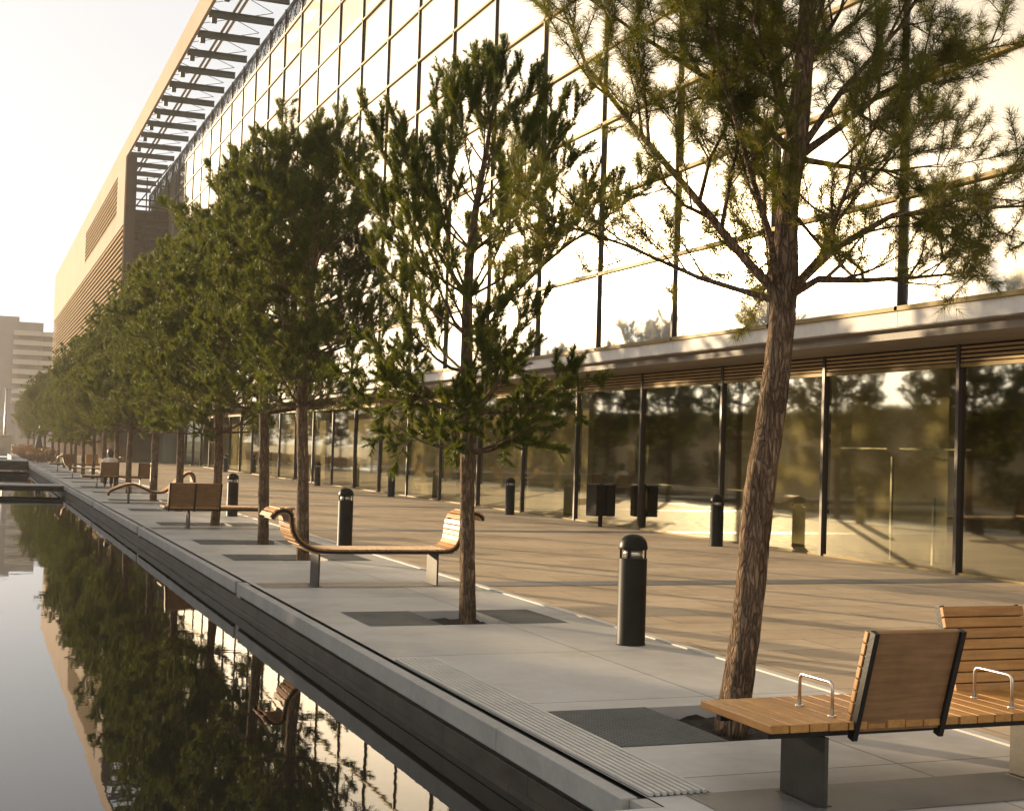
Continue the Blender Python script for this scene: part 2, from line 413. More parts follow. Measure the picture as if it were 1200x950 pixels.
for s in segs[1:-1]:
    mb = MB(); mb.box(2.975, 3.09, s+.03, s+.25, -.9, -.004); qpart('joint_post', mb, M['coping'])
mb = MB(); mb.box(3.0,3.09,5.76,5.915,-.6,-.001); qpart('end_stone', mb, M['coping'])
b = MB()
for i in range(9): b.box(3.112+i*.037, 3.112+i*.037+.021, 5.93, 10.2, .0, .02)
b.face([(3.106,5.925,.003),(3.45,5.925,.003),(3.45,10.205,.003),(3.106,10.205,.003)], 1)  # dark sheet under the ribs paints the shade in the grooves
tag(b.build('ribbed_strip', [M['strip'], M['quay']], None, .002), 'pale ribbed stone strip set into the promenade beside the canal edge', 'tactile strip')

# beams across the canal
def weir(y0, y1, z0, z1, lab):
    t = thing('canal_beam', lab, 'beam', (-4,y0,z0))
    mb = MB(); mb.box(-8.2,6.93,0,y1-y0,0,z1-z0-.05); mb.build('body', M['quay'], t, .02)
    mb = MB(); mb.box(-8.2,6.94,-.04,y1-y0+.04,z1-z0-.049,z1-z0); mb.build('cap', M['coping'], t, .01)
weir(48.9, 50.3, -.2, .0, 'low dark beam with a pale cap crossing the canal at the waterline, nearer of two')
weir(80, 83, -.24, .28, 'dark footbridge slab crossing the far end of the canal')

# ------------------------------------------------------------------ main glass building
BY = [16.7 + 3.5*k for k in range(-5, 29)]         # mullion lines
YA, YB = BY[0], BY[-1]
ZT = [3.93 + 1.66*k for k in range(11)]            # transom heights
XU, XL = 12.7, 13.85
gb = thing('glass_building', 'long office building with a mirror glass curtain wall over a recessed glazed ground floor', 'building', (XU, YA, 0))
def gpart(name, mb, mat, bevel=0, parent=None):
    o = mb.build(name, mat, None, bevel)
    o.parent = parent or gb
    if parent is None: o.location = (-XU, -YA, 0)
    return o
rr = random.Random(11)
bays = []
for y0, y1 in zip(BY[:-1], BY[1:]):
    mb = MB()
    for z0, z1 in zip(ZT[:-1], ZT[1:]):
        e = [rr.gauss(0, .006) for _ in range(3)]
        mb.face([(XU+e[0], y0, z0), (XU+e[0]+e[1], y1, z0), (XU+e[0]+e[1]+e[2]*.6, y1, z1), (XU+e[0]+e[2]*.6, y0, z1)][::-1])
    gpart('curtain_wall_bay', mb, M['glass_up'])
for y in BY:
    mb = MB(); mb.box(XU-.07, XU+.1, y-.035, y+.035, 3.9, 21.7); gpart('mullion', mb, M['mull'])
for z in ZT:
    mb = MB(); mb.box(XU-.07, XU+.05, YA, YB, z-.035, z+.035); gpart('transom', mb, M['trans'])
mb = MB()
for y0, y1 in zip(BY[:-1], BY[1:]): mb.box(XU-.03, XU+.12, y0+.006, y1-.006, 3.662, 3.892)
gpart('spandrel_band', mb, M['white'])
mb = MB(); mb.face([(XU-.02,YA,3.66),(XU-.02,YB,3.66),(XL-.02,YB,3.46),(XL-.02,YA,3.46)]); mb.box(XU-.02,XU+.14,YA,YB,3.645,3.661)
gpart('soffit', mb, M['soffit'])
mb = MB()
mb.box(XL+.06, XL+.1, YA, YB, 3.12, 3.47, 1)
for k in range(4): mb.box(XL-.03, XL+.05, YA, YB, 3.20+.065*k, 3.20+.065*k+.035)
gpart('louvre_strip', mb, [M['louvre'], M['ribs']])
for y0, y1 in zip(BY[:-1], BY[1:]):
    e = rr.gauss(0, .006)
    mb = MB(); mb.face([(XL,y0+.04,.0),(XL+e,y1-.04,.0),(XL+e,y1-.04,3.13),(XL,y0+.04,3.13)][::-1])
    gpart('shopfront_glass', mb, M['glass_low'])
for y in BY:
    mb = MB(); mb.box(XL-.06, XL+.1, y-.035, y+.035, -.01, 3.47); gpart('shopfront_post', mb, M['mull'])
mb = MB(); mb.box(XL-.04, XL+.04, YA, YB, 3.12, 3.18); mb.box(XL-.03,XL+.03,YA,YB,-.02,.03); gpart('shopfront_rail', mb, M['trans'])
# interior of the ground floor
mb = MB(); mb.face([(XL+.05,YA,-.005),(24,YA,-.005),(24,YB,-.005),(XL+.05,YB,-.005)]); gpart('interior_floor', mb, M['ifloor'])
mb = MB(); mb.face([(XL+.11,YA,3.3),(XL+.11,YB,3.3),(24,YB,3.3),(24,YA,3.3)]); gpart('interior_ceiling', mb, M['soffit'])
mb = MB(); mb.box(18.6,18.8,YA,YB,0,3.3); gpart('interior_wall', mb, M['ifloor'])
for y0, y1 in ((3.0,12.2),(18.6,25.2),(33.0,41),(43.5,58),(62,74),(80,98)):
    mb = MB(); mb.box(15.2,15.34,y0,y1,0,3.28); gpart('interior_partition', mb, M['iwall'])
for y0, y1, z in ((17.2,23.2,1.87),(23.9,27.6,.98),(13.8,16.2,.9)):
    mb = MB(); mb.box(14.5,14.54,y0,y1,z,z+.03); gpart('interior_rail', mb, M['galv'])
for y, h in ((19.3,1.75),(18.2,1.1),(15.0,1.2)):
    mb = MB(); mb.box(14.6,14.64,y,y+.045,0,h); gpart('interior_post', mb, M['galv'])
for k in range(2, 32, 3):
    y = BY[k]+1.3
    mb = MB(); mb.tube([(16.6,y,0),(16.6,y,3.3)], .22, 16); gpart('interior_column', mb, M['icol'])
# solid core behind the upper glass, roof edge
mb = MB(); mb.box(XU+.15, 42, YA+.02, YB-.02, 3.5, 20.4); gpart('core', mb, M['soffit'])
# grating band above the glass
mb = MB()
mb.box(XU-.02, XU+.06, YA, YB, 20.62, 20.72); mb.box(XU-.02, XU+.06, YA, YB, 21.5, 21.7)
y = YA
while y < YB:
    mb.bar((XU,y,20.7),(XU,min(y+1.16, YB),21.5), .04, .03); mb.bar((XU+.02,y,21.5),(XU+.02,min(y+1.16, YB),20.7), .04, .03); y += 1.1667
for k in range(7): mb.box(XU+.03, XU+.05, YA, YB, 20.74+.11*k, 20.78+.11*k)
gpart('parapet_truss', mb, M['beam'])
# pergola roof: beams, fascia, rails
XF = 9.4
for y in BY:
    mb = MB(); yy = y-.7
    mb.box(XF+.16, XU-.03, yy-.12, yy+.12, 21.72, 21.77); mb.box(XF+.16, XU-.03, yy-.12, yy+.12, 22.0, 22.05); mb.box(XF+.16, XU-.03, yy-.03, yy+.03, 21.77, 22.0)
    mb.box(XF+.3, XF+.55, yy-.1, yy+.1, 21.45, 21.72)
    gpart('roof_beam', mb, M['beam'])
mb = MB(); y = YA - 3
while y < 192:
    mb.box(XF, XF+.15, y+.008, min(y+3.5, 192.4)-.008, 21.8, 23.1); y += 3.5
gpart('fascia', mb, M['peach'])
mb = MB()
for x, z in ((10.75,22.12),(11.0,22.12)): mb.box(x-.04, x+.04, YA, YB-4, z-.06, z+.06)
gpart('roof_rail', mb, M['louvre'])
mb = MB()
for y0, y1 in zip(BY[:-1], BY[1:]):
    mb.tube([(XF+.2,y0-.6,22.3),(XU-.1,y1-.8,22.3)], .018, 5); mb.tube([(XU-.1,y0-.6,22.34),(XF+.2,y1-.8,22.34)], .018, 5)
gpart('bracing_rods', mb, M['beam'])

# louvred wing at the far end
lv = thing('louvred_building', 'pale stone wing with long gold louvres at the far end of the glass building', 'building', (XF, 100, 0))
def lpart(name, mb, mat, bevel=0):
    o = mb.build(name, mat, lv, bevel, (-XF, -100, 0)); return o
YE = 192.4
mb = MB()                                           # cladding with the long louvred opening left out
for y0, y1, z0, z1 in ((106.5,YE,21.4,21.795),(106.5,YE,17.0,18.45),(138,YE,18.45,21.4),(100.7,106.5,17.0,21.795)):
    mb.box(XF, XF+.25, y0, y1, z0, z1)
lpart('cladding', mb, M['peach'])
mb = MB(); mb.box(XF+.35,XF+.4,106.5,138,18.4,21.45); mb.box(XF+.45,XF+.5,101,YE,2,17.0); lpart('louvre_backing', mb, M['ribs'])
for k in range(8):
    mb = MB(); z = 18.6+.37*k; mb.bar((XF+.1,106.5,z),(XF+.1,138,z), .2, .07, (-.4,0,1)); lpart('louvre_blade', mb, M['louvre'])
for k in range(30):
    mb = MB(); z = 16.8-.4*k; mb.bar((XF+.1,100.7,z),(XF+.1,YE,z), .24, .09, (-.5,0,1)); lpart('louvre_blade', mb, M['louvre'])
mb = MB(); mb.box(XF-.02, 10.05, 99.6, 100.65, 0, 21.79); lpart('corner_pier', mb, M['ribs'])
mb = MB(); mb.box(XF+.5, 12.55, 101.4, YE, -.2, 18.2); lpart('wing_body', mb, M['ribs'])
mb = MB()
for k in range(34): mb.bar((10.06,100.4,2.8+.47*k),(12.5,100.4,2.8+.47*k), .25, .1)
for k in range(7): mb.box(10.1+.38*k, 10.16+.38*k, 100.3, 100.5, 2.4, 17 if k % 2 else 20.4)
lpart('end_screen', mb, M['ribs'])
mb = MB()
for z in (18.8, 19.9): mb.box(10.06, 12.5, 100.45, 100.55, z-.05, z+.05)
mb.tube([(10.1,100.3,18.2),(12.5,100.3,21.5)], .05, 6)
lpart('open_frame', mb, M['beam'])
mb = MB(); mb.box(12.56, 13.9, 99, 112.2, 0, 20.4); lpart('return_wall', mb, M['retw'])

# far office block
ob = thing('office_block', 'distant grey stepped office block with pale window bands at the left edge', 'building', (8,262,0))
mb = MB(); mb.box(-14,-1.0,0,20,0,23.1); mb.box(-1.0,3.2,1,20,0,22.3); mb.build('tower', M['office'], ob)
mb = MB(); mb.box(-1.0,6.5,-.6,18,0,8); mb.build('podium', M['office'], ob)
for k in range(8):
    z = 20.2-1.75*k
    mb = MB(); mb.box(-1.9,2.4,-.5,.9,z-.45,z+.45); mb.build('floor_band', M['office2'], ob)
    mb = MB(); mb.box(2.41,11,.0,16,z-.42,z+.4); mb.build('floor_band', M['office2'], ob)
mb = MB(); mb.box(3.21,10.7,1.2,16,0,20.6); mb.build('window_band', M['office3'], ob)
# low buildings on the opposite bank (seen mirrored in the ground-floor glass)
# ------------------------------------------------------------------ benches
def plate_leg(x, y0, y1, h, parent, th=.022):
    mb = MB(); mb.box(x-th/2, x+th/2, y0, y1, .004, h); mb.box(x-.05,x+.05,y0+.02,y1-.02,.0,.008); return mb.build('leg', M['steel'], parent, .003)
def backrest(x0, x1, yb, dirn, parent, halves=1, board=True):
    """dirn = -1 leans towards the camera and faces away, +1 the other way"""
    H, lean = .50, .15; z0 = .39
    Mx = Matrix.Translation((0, yb, z0)) @ Matrix.Rotation(-dirn*math.atan2(lean, H), 4, 'X')
    f = -dirn                                       # the sitting face looks this way
    mb = MB(); n = 8; st = .055
    for i in range(n):
        for h in range(halves):
            a = x0+(x1-x0)*h/halves+(.008 if h else 0); c = x0+(x1-x0)*(h+1)/halves-(.008 if h < halves-1 else 0)
            ys = sorted((f*.014, f*.042)); mb.box(a, c, ys[0], ys[1], -.0+i*.0605, -.0+i*.0605+st, 0, Mx)
    bk = mb.build('backrest', M['wood'], parent, .004)
    if board:
        mb = MB()
        for h in range(halves):
            a = x0+.018+(x1-x0)*h/halves; c = x0-.018+(x1-x0)*(h+1)/halves
            ys = sorted((-f*.012, f*.010)); mb.box(a, c, ys[0], ys[1], -.02, .485, 0, Mx)
        mb.build('back_board', M['wood_dark'], bk)
    for x in ([x0+.02, x1-.02] if halves == 1 else [x0+.02, (x0+x1)/2, x1-.02]):
        mb = MB(); ys = sorted((-f*.03, f*.013)); mb.box(x-.014, x+.014, ys[0], ys[1], -.06, .49, 0, Mx); mb.build('back_rail', M['black'], bk)
def arm_loop(x, y0, y1, parent):
    mb = MB(); z0, h, r = .42, .16, .03; p = [(x,y0,z0)]
    for k in range(5): t = math.pi/2*k/4; p.append((x, y0+r-r*math.cos(t), z0+h-r+r*math.sin(t)))
    for k in range(5): t = math.pi/2*k/4; p.append((x, y1-r+r*math.sin(t), z0+h-r+r*math.cos(t)))
    p.append((x,y1,z0)); mb.tube(p, .0085, 10)
    for y in (y0, y1): mb.tube([(x,y,z0-.003),(x,y,z0+.005)], .022, 14)
    mb.build('armrest', M['stainless'], parent)
def platform_bench(name, label, y, xs, xe, backs, arms, legs, group, halves=1):
    t = thing(name, label, 'bench', (0, y, 0), 0, group)
    mb = MB(); x = xs; rr = random.Random(int(y*10))
    while x < xe-.03:
        wd = min(.108, xe-x); mb.box(x, x+wd-.008, 0+rr.uniform(-.004,.004), .66+rr.uniform(-.004,.004), .38, .42); x += wd
    mb.build('seat', M['wood_y'], t, .004)
    mb = MB()
    for yy in (.1, .54): mb.box(xs+.05, xe-.05, yy, yy+.04, .335, .379)
    mb.build('seat_frame', M['black'], t)
    for x in legs: plate_leg(x, .06, .44, .336, t)
    for x0, x1, d in backs: backrest(x0, x1, .02 if d < 0 else .64, d, t, halves)
    for x in arms: arm_loop(x, .14, .42, t)
    return t
GB = 'timber benches set across the promenade'
platform_bench('bench', 'timber platform bench nearest the camera with two opposed slatted backrests and steel arm loops', 5.45, 3.48, 5.72,
    [(3.93,4.47,-1),(5.04,5.60,1)], [3.91,5.0], [3.83,5.27], GB)
platform_bench('bench', 'timber bench with one wide two-panel backrest beside the second trunk pair', 26.15, 3.38, 5.88, [(3.44,4.43,-1)], [], [3.86,5.3], GB, 2)
platform_bench('bench', 'distant platform bench with a person sitting on it', 47.2, 3.4, 5.75, [(3.98,4.58,-1),(5.2,5.78,-1)], [3.9], [3.9,5.3], GB)
platform_bench('bench', 'farthest platform bench, small between distant trunks', 68.0, 3.4, 5.75, [(3.98,4.58,-1),(5.1,5.68,1)], [], [3.8,5.3], GB)

def smooth_curve(P, n=8):
    P = [Vector((p[0],0,p[1])) for p in P]; out = []
    for i in range(len(P)-1):
        a = P[max(i-1,0)]; b_ = P[i]; c = P[i+1]; d = P[min(i+2,len(P)-1)]
        for k in range(n):
            t = k/n; out.append(.5*((2*b_)+(c-a)*t+(2*a-5*b_+4*c-d)*t*t+(3*b_-a-3*c+d)*t**3))
    out.append(P[-1]); return out
def resample(C, step):
    out = [C[0]]; acc = 0
    for p, q in zip(C[:-1], C[1:]):
        d = (q-p).length; pos = 0
        while acc + (d-pos) >= step:
            pos += step-acc; out.append(p+(q-p)*(pos/d)); acc = 0
        acc += d-pos
    return out
def ribbon_bench(label, y, prof, legs, group, depth=.6):
    t = thing('bench', label, 'bench', (0, y, 0), 0, group)
    C = smooth_curve(prof); S = resample(C, .062)
    mb = MB()
    for p, q in zip(S[:-1], S[1:]):
        d = (q-p).normalized(); nrm = Vector((-d.z,0,d.x)); m = (p+q)/2
        for s, th in ((1,.022),(-1,.018)):
            c = m + nrm*s*(.016+th/2)
            if s < 0 and m.z < .46 and abs(d.z) < .25: continue
            X = Matrix.Translation(c) @ Matrix((d, Vector((0,1,0)), nrm)).transposed().to_4x4()
            mb.box(-.027,.027,0,depth,-th/2,th/2,0,X)
    mb.build('slats', M['wood_y'], t, .004)
    for yy in (.012, depth-.012):
        mb = MB(); R_ = resample(C, .03)
        for p, q in zip(R_[:-1], R_[1:]):
            mb.bar(p+Vector((0,yy,0)), q+Vector((0,yy,0))+(q-p)*.08, .024, .034, Vector((-(q-p).z,0,(q-p).x)))
        mb.build('side_rail', M['black'], t)
    for x, h in legs: plate_leg(x, .05, .45, h, t)
    return t
scroll = [(3.22,.79),(3.27,.855),(3.36,.885),(3.44,.845),(3.455,.75),(3.48,.63),(3.57,.51),(3.74,.425),(3.95,.405),(4.6,.405),(5.25,.405),(5.42,.43),(5.51,.53),(5.53,.68),(5.55,.79),(5.61,.86),(5.71,.87),(5.78,.83),(5.81,.77)]
wave = [(3.26,.20),(3.29,.29),(3.45,.375),(3.72,.475),(3.92,.475),(4.12,.40),(4.35,.305),(4.6,.295),(4.85,.45),(5.10,.70),(5.22,.80),(5.32,.815),(5.39,.73),(5.41,.56)]
ribbon_bench('timber lounge bench with both ends curling up and over, between the two nearest trees', 15.55, scroll, [(3.80,.385),(5.25,.385)], GB)
ribbon_bench('wave-shaped timber lounger bench behind the wide two-panel bench', 36.05, wave, [(3.78,.455),(4.9,.45)], GB)
ribbon_bench('far scroll-ended lounge bench beyond the seated person', 57.6, scroll, [(3.80,.385),(5.25,.385)], GB)

# ------------------------------------------------------------------ bollards, bin
def make_bollard():
    t = thing('bollard_light', '', 'bollard', (0,0,0), 0, 'dark bronze bollard lights')
    mb = MB(); mb.lathe([(.128,0),(.128,.012),(.124,.016),(.124,.745),(.119,.75)], 32); mb.build('post', M['bronze'], t)
    mb = MB(); mb.lathe([(.085,.748),(.085,.83)], 24); mb.build('lens', M['lens'], t)
    mb = MB(); mb.lathe([(.124,.825),(.126,.832),(.126,.85),(.119,.885),(.103,.917),(.075,.942),(.04,.956),(.002,.96)], 32); mb.build('dome_cap', M['bronze'], t)
    for k in range(4):
        mb = MB(); a = math.pi/4+k*math.pi/2; mb.box(-.012,.012,-.006,.006,.74,.84,0,Matrix.Translation((.112*math.cos(a),.112*math.sin(a),0)) @ Matrix.Rotation(a+math.pi/2,4,'Z')); mb.build('lens_guard', M['bronze'], t)
    return t
proto = make_bollard()
BOL = [(5.40,10.72,'large bronze bollard light in the foreground left of the leaning pine'),
 (5.77,22.0,'bronze bollard light behind the scroll-ended bench'),
 (5.45,30.7,'bronze bollard light just behind the two-panel bench'),
 (5.6,46.2,'small distant bollard light beside the far platform bench'),
 (12.95,22.3,'bollard light by the shopfront glass, left of the leaning pine trunk'),
 (13.02,33.0,'bollard light by the shopfront glass, right of the slender second pine'),
 (13.05,43.9,'small bollard light by the shopfront glass, left of the slender second pine'),
 (13.05,54.4,'tiny bollard light by the shopfront glass, seen between the trunk pair and the scroll bench'),
 (13.05,65.0,'far bollard light by the glass, left of the trunk pair'),
 (13.05,76.0,'farthest bollard light by the glass, right of the two-panel bench')]
for i, (x, y, lab) in enumerate(BOL):
    o = proto if i == 0 else copy_tree(proto)
    o.location = (x, y, 0); o['label'] = lab; o.rotation_euler.z = .3*i
t = thing('litter_bin', 'dark twin litter bin on a short post by the shopfront glass', 'litter bin', (13.3,28.1,0), R(12))
mb = MB(); mb.tube([(0,0,0),(0,0,.98)], .05, 12); mb.build('post', M['bronze'], t)
for s in (-1, 1):
    mb = MB(); mb.box(-.27 if s < 0 else .04, -.04 if s < 0 else .27, -.2, .2, .24, .93); c = mb.build('bin_body', M['bronze'], t, .015)
    mb = MB(); mb.box(-.285 if s < 0 else .03, -.03 if s < 0 else .285, -.21, .21, .932, .955); mb.build('lid', M['black'], c)

# ------------------------------------------------------------------ pines
def norm(a): return a/np.maximum(np.linalg.norm(a, axis=-1, keepdims=True), 1e-9)
def needles(rng, P, D, L, per, nlen, nwid, a0=60, a1=22):
    n = len(P); i = np.repeat(np.arange(n), per); k = len(i)
    t = rng.random(k)**.8; d = D[i]
    rad = rng.normal(size=(k,3)); rad = norm(rad - d*np.sum(rad*d, 1, keepdims=True))
    ang = np.radians(a0+(a1-a0)*t + rng.normal(0, 9, k))[:,None]
    nd = d*np.cos(ang)+rad*np.sin(ang)
    base = P[i]+d*(L[i]*t)[:,None]
    ln = nlen*rng.uniform(.7,1.15,k)[:,None]
    tip = base+nd*ln + np.array([0,0,-.12])*ln*rng.random((k,1))
    side = norm(np.cross(nd, rng.normal(size=(k,3))))*nwid*.5
    V = np.stack([base-side, base+side, tip], 1).reshape(-1,3)
    return V, np.arange(3*k).reshape(-1,3)
class Pine:
    def __init__(s, seed):
        s.r = np.random.default_rng(seed); s.mb = MB(); s.P = []; s.D = []; s.L = []
    def shoot(s, p, d, l): s.P.append(p); s.D.append(d/np.linalg.norm(d)); s.L.append(l)
    def limb(s, path, r0, sub, depth=0, **k):
        """path: list of points; adds tube, side branches and shoots"""
        r = s.r; path = [np.array(p, float) for p in path]
        n = len(path); rad = [max(r0*(1-.82*i/(n-1)), .004) for i in range(n)]
        s.mb.tube([tuple(p) for p in path], rad, 6 if depth == 0 else (4 if depth == 1 else 3), cap=False)
        seg = [np.linalg.norm(b-a) for a, b in zip(path[:-1], path[1:])]; T = sum(seg)
        def at(u):
            x = u*T
            for a, b, l in zip(path[:-1], path[1:], seg):
                if x <= l or b is path[-1]: return a+(b-a)*min(x/l,1), (b-a)/l
                x -= l
        if depth < sub['levels']:
            m = max(2, int(T*sub['dens'][depth])); u0 = sub['start'][depth]
            for j in range(m):
                u = u0+(1-u0)*(j+r.random())/m; p, d = at(u)
                q = r.normal(size=3); q -= d*q.dot(d); q /= np.linalg.norm(q); q[2] += sub.get('lift', .25)
                a = np.radians(r.uniform(35,62)); dd = d*np.cos(a)+q*np.sin(a); dd /= np.linalg.norm(dd)
                l = sub['len'][depth]*(.55+.75*r.random())*(1.15-.55*u)
                pts = [p]; cur = dd.copy()
                for z in range(3):
                    cur = cur+r.normal(size=3)*.16+np.array([0,0,sub.get('up', .18)]); cur /= np.linalg.norm(cur); pts.append(pts[-1]+cur*l/3)
                s.limb(pts, max(rad[min(int(u*(n-1)), n-1)]*.55, .004), sub, depth+1)
        if depth >= sub['levels']-sub.get('leafy', 0):
            m = max(1, int(T/sub['gap'])); v0 = sub.get('bare', .25)
            for j in range(m):
                u = v0+(1-v0)*(j+.7*r.random())/m; p, d = at(min(u,1))
                dd = d+r.normal(size=3)*sub.get('spread', .45)+np.array([0,0,sub.get('cup', .35)])
                s.shoot(p, dd, sub['shoot']*r.uniform(.6,1.2))
            p, d = at(1.0)
            for j in range(sub.get('tip', 3)):
                s.shoot(p, d+r.normal(size=3)*.35+np.array([0,0,sub.get('cup', .35)]), sub['shoot']*r.uniform(.8,1.3))
    def auto(s, o, az, pitch, L, r0, sub, curl=.12, seg=6):
        d = np.array([math.cos(az)*math.cos(pitch), math.sin(az)*math.cos(pitch), math.sin(pitch)])
        pts = [np.array(o, float)]
        for i in range(seg):
            d = d+s.r.normal(size=3)*.09+np.array([0,0,curl]); d /= np.linalg.norm(d); pts.append(pts[-1]+d*L/seg)
        s.limb(pts, r0, sub)
    def finish(s, t, mat, per, nlen, nwid, a0=60, a1=22):
        s.mb.build('branches', M['bark'], t)
        V, F = needles(s.r, np.array(s.P), np.array(s.D), np.array(s.L), per, nlen, nwid, a0, a1)
        np_mesh('crown', V, F, mat, t)
def trunk_mesh(t, pts, rads, seed, sides=18):
    """trunk with knots and uneven bark, rings every ~7 cm"""
    rg = random.Random(seed); P = [Vector(p) for p in pts]; out = []; rr_ = []
    for i in range(len(P)-1):
        n = max(2, int((P[i+1]-P[i]).length/.07))
        for k in range(n):
            f = k/n; a = P[max(i-1,0)]; b_ = P[i]; c = P[i+1]; d = P[min(i+2,len(P)-1)]
            out.append(.5*((2*b_)+(c-a)*f+(2*a-5*b_+4*c-d)*f*f+(3*b_-a-3*c+d)*f**3)); rr_.append(rads[i]+(rads[i+1]-rads[i])*f)
    out.append(P[-1]); rr_.append(rads[-1])
    mb = MB(); mb.tube(out, rr_, sides)
    knots = [(rg.uniform(.05,.95)*out[-1].z, rg.uniform(0,6.28), rg.uniform(.10,.3)) for _ in range(7)]
    V = []
    for j, v in enumerate(mb.v):
        i = min(j//sides, len(out)-1); c = out[i]; a = (j % sides)*2*math.pi/sides
        s = 1+.05*math.sin(3*a+c.z*1.3+seed)+.04*math.sin(5*a-c.z*4)+rg.uniform(-.035,.035)
        for kz, ka, ks in knots:
            da = math.cos(a-ka); s += ks*math.exp(-((c.z-kz)/.07)**2)*max(0,da)**3
        V.append(tuple(c+(Vector(v)-c)*s))
    mb.v = V
    return mb.build('trunk', M['bark'], t)

def sun_screen_hedge():  # added out of view to block the low sun, gaps let streaks through
    r = np.random.default_rng(12); k = 60000
    Y = r.uniform(8,143,k); ph = np.sin(Y*.61)+.8*np.sin(Y*1.37+1)+.6*np.sin(Y*3.1)
    top = 4.15+.12*ph; Z = np.where(r.random(k) < .4, top-.5*r.random(k), top*r.random(k))
    clump = np.sin(Y*1.9+1.3*np.sin(Z*1.7))+np.sin(Z*2.3+Y*.7)+.5*ph
    keep = (clump > -.15) | ((Z > 3.75) & (r.random(k) < .5)); Y, Z = Y[keep], Z[keep]; n = len(Y)
    X = np.where(Z > 3.8, r.uniform(-13.3,-12.4,n), r.uniform(-12.7,-12.3,n))
    V, F = needles(r, np.stack([X,Y,Z],1), norm(r.normal(size=(n,3))+np.array([.5,0,.6])), np.full(n,.12), 4, .22, .10, 80, 30)
    o = np_mesh('screening_hedge', V, F, M['hedge'])
    return tag(o, 'added unseen hedge on the opposite bank, screening the promenade from the low sun', 'hedge', None, 'stuff')
sun_screen_hedge()
mb = MB()  # wall added out of view: blocks low sun, pale to lift glass reflections
for k in range(27): mb.box(-13.1,-12.8,8+5*k+.01,13+5*k-.01,-.6,3.85)
tag(mb.build('screening_wall', M['bankw']), 'added unseen pale wall on the opposite bank, blocking low sun and brightening the glass reflections', 'wall')
rr = random.Random(17)
y = -40
for i in range(7):
    L = rr.uniform(24, 38); h = rr.uniform(5.5, 8.0)
    t = thing('bank_building', 'low pale building across the water, seen only mirrored in the ground-floor glass', 'building', (-62, y, -.2), 0, 'low buildings across the water')
    mb = MB(); mb.box(-14,0,0,L-4,0,h); mb.box(-13.9,.15,-.1,L-3.9,h-.01,h+.4); mb.build('wall', M['bankw'], t)
    for k in range(int(L/4)-1):
        for f in range(int(h/3.2)):
            mb = MB(); mb.box(-.1,.03,2+k*4,4.2+k*4,1+f*3.2,2.8+f*3.2); mb.build('window', M['office3'], t)
    y += L
# --- tree 1: the leaning pine in the foreground
PG = 'pines planted in a row along the promenade'
t1 = thing('pine_tree', 'large leaning pine in the right foreground with forked limbs and open feathery needles', 'tree', (4.51,7.5,-.09), 0, PG)
trunk_mesh(t1, [(-.02,0,0),(.04,0,.4),(.10,.01,.9),(.15,.02,1.45),(.22,.0,2.0),(.28,0,2.55),(.30,0,2.9),(.33,.02,3.4),(.38,.02,3.85),(.42,.0,4.6),(.45,.03,5.4),(.45,0,6.3)],
           [.105,.096,.092,.098,.088,.079,.088,.066,.074,.055,.036,.012], 4, 22)
p1 = Pine(21)
SUB1 = dict(levels=2, dens=[6.0,7.0], start=[.2,.2], len=[.72,.36], gap=.03, shoot=.085, leafy=1, bare=.2, spread=.5, cup=.25, tip=4, lift=.2, up=.10)
T1L = [ # explicit limbs in x, y, z relative to the trunk foot
 ([(.26,0,2.78),(.02,.05,3.02),(-.36,.10,3.42),(-.72,.18,3.80),(-1.05,.2,4.15),(-1.2,.25,4.5)], .034),
 ([(.26,0,2.80),(.08,-.15,3.15),(-.16,-.3,3.5),(-.45,-.5,3.9),(-.7,-.7,4.3)], .028),
 ([(.24,.0,2.75),(-.15,.3,2.9),(-.55,.6,3.12),(-1.0,.9,3.3)], .022),
 ([(.32,0,2.78),(.62,.1,2.93),(1.02,.2,2.96),(1.5,.2,3.02),(2.0,.25,3.10)], .032),
 ([(.32,0,2.80),(.58,-.15,3.10),(.90,-.3,3.32),(1.4,-.5,3.38),(1.9,-.7,3.42)], .028),
 ([(.30,.02,2.78),(.45,.4,2.95),(.7,.85,3.15),(.95,1.3,3.3)], .024),
 ([(.30,-.02,2.8),(.3,-.4,3.0),(.15,-.85,3.3),(.1,-1.25,3.7)], .024),
 ([(.36,0,3.70),(.10,.1,3.95),(-.25,.1,4.15),(-.7,.2,4.40),(-1.1,.2,4.6)], .030),
 ([(.35,0,3.72),(.12,-.25,3.85),(-.2,-.55,4.05),(-.5,-.8,4.25)], .024),
 ([(.37,0,3.75),(.28,.1,4.2),(.24,.2,4.6),(.15,.3,5.2)], .026),
 ([(.41,0,3.72),(.7,.05,3.92),(1.0,.0,4.18),(1.4,-.1,4.40),(1.9,-.1,4.65)], .032),
 ([(.41,0,3.68),(.85,.2,3.72),(1.4,.4,3.78),(1.9,.5,3.9)], .022),
 ([(.40,0,3.75),(.56,-.2,4.1),(.85,-.4,4.5),(1.1,-.5,5.0)], .026),
 ([(.39,.02,3.74),(.5,.5,3.95),(.6,1.0,4.2)], .022)]
for path, r0 in T1L: p1.limb(path, r0, SUB1)
for z, n, L in ((4.35,6,1.3),(4.85,6,1.15),(5.4,6,.9),(5.9,5,.6)):
    for k in range(n): p1.auto((.42,.01,z), 6.28*k/n+z*3, .55, L, .02, SUB1)
p1.finish(t1, M['needle'], 34, .09, .0028, 78, 30); print('T1', len(p1.P))

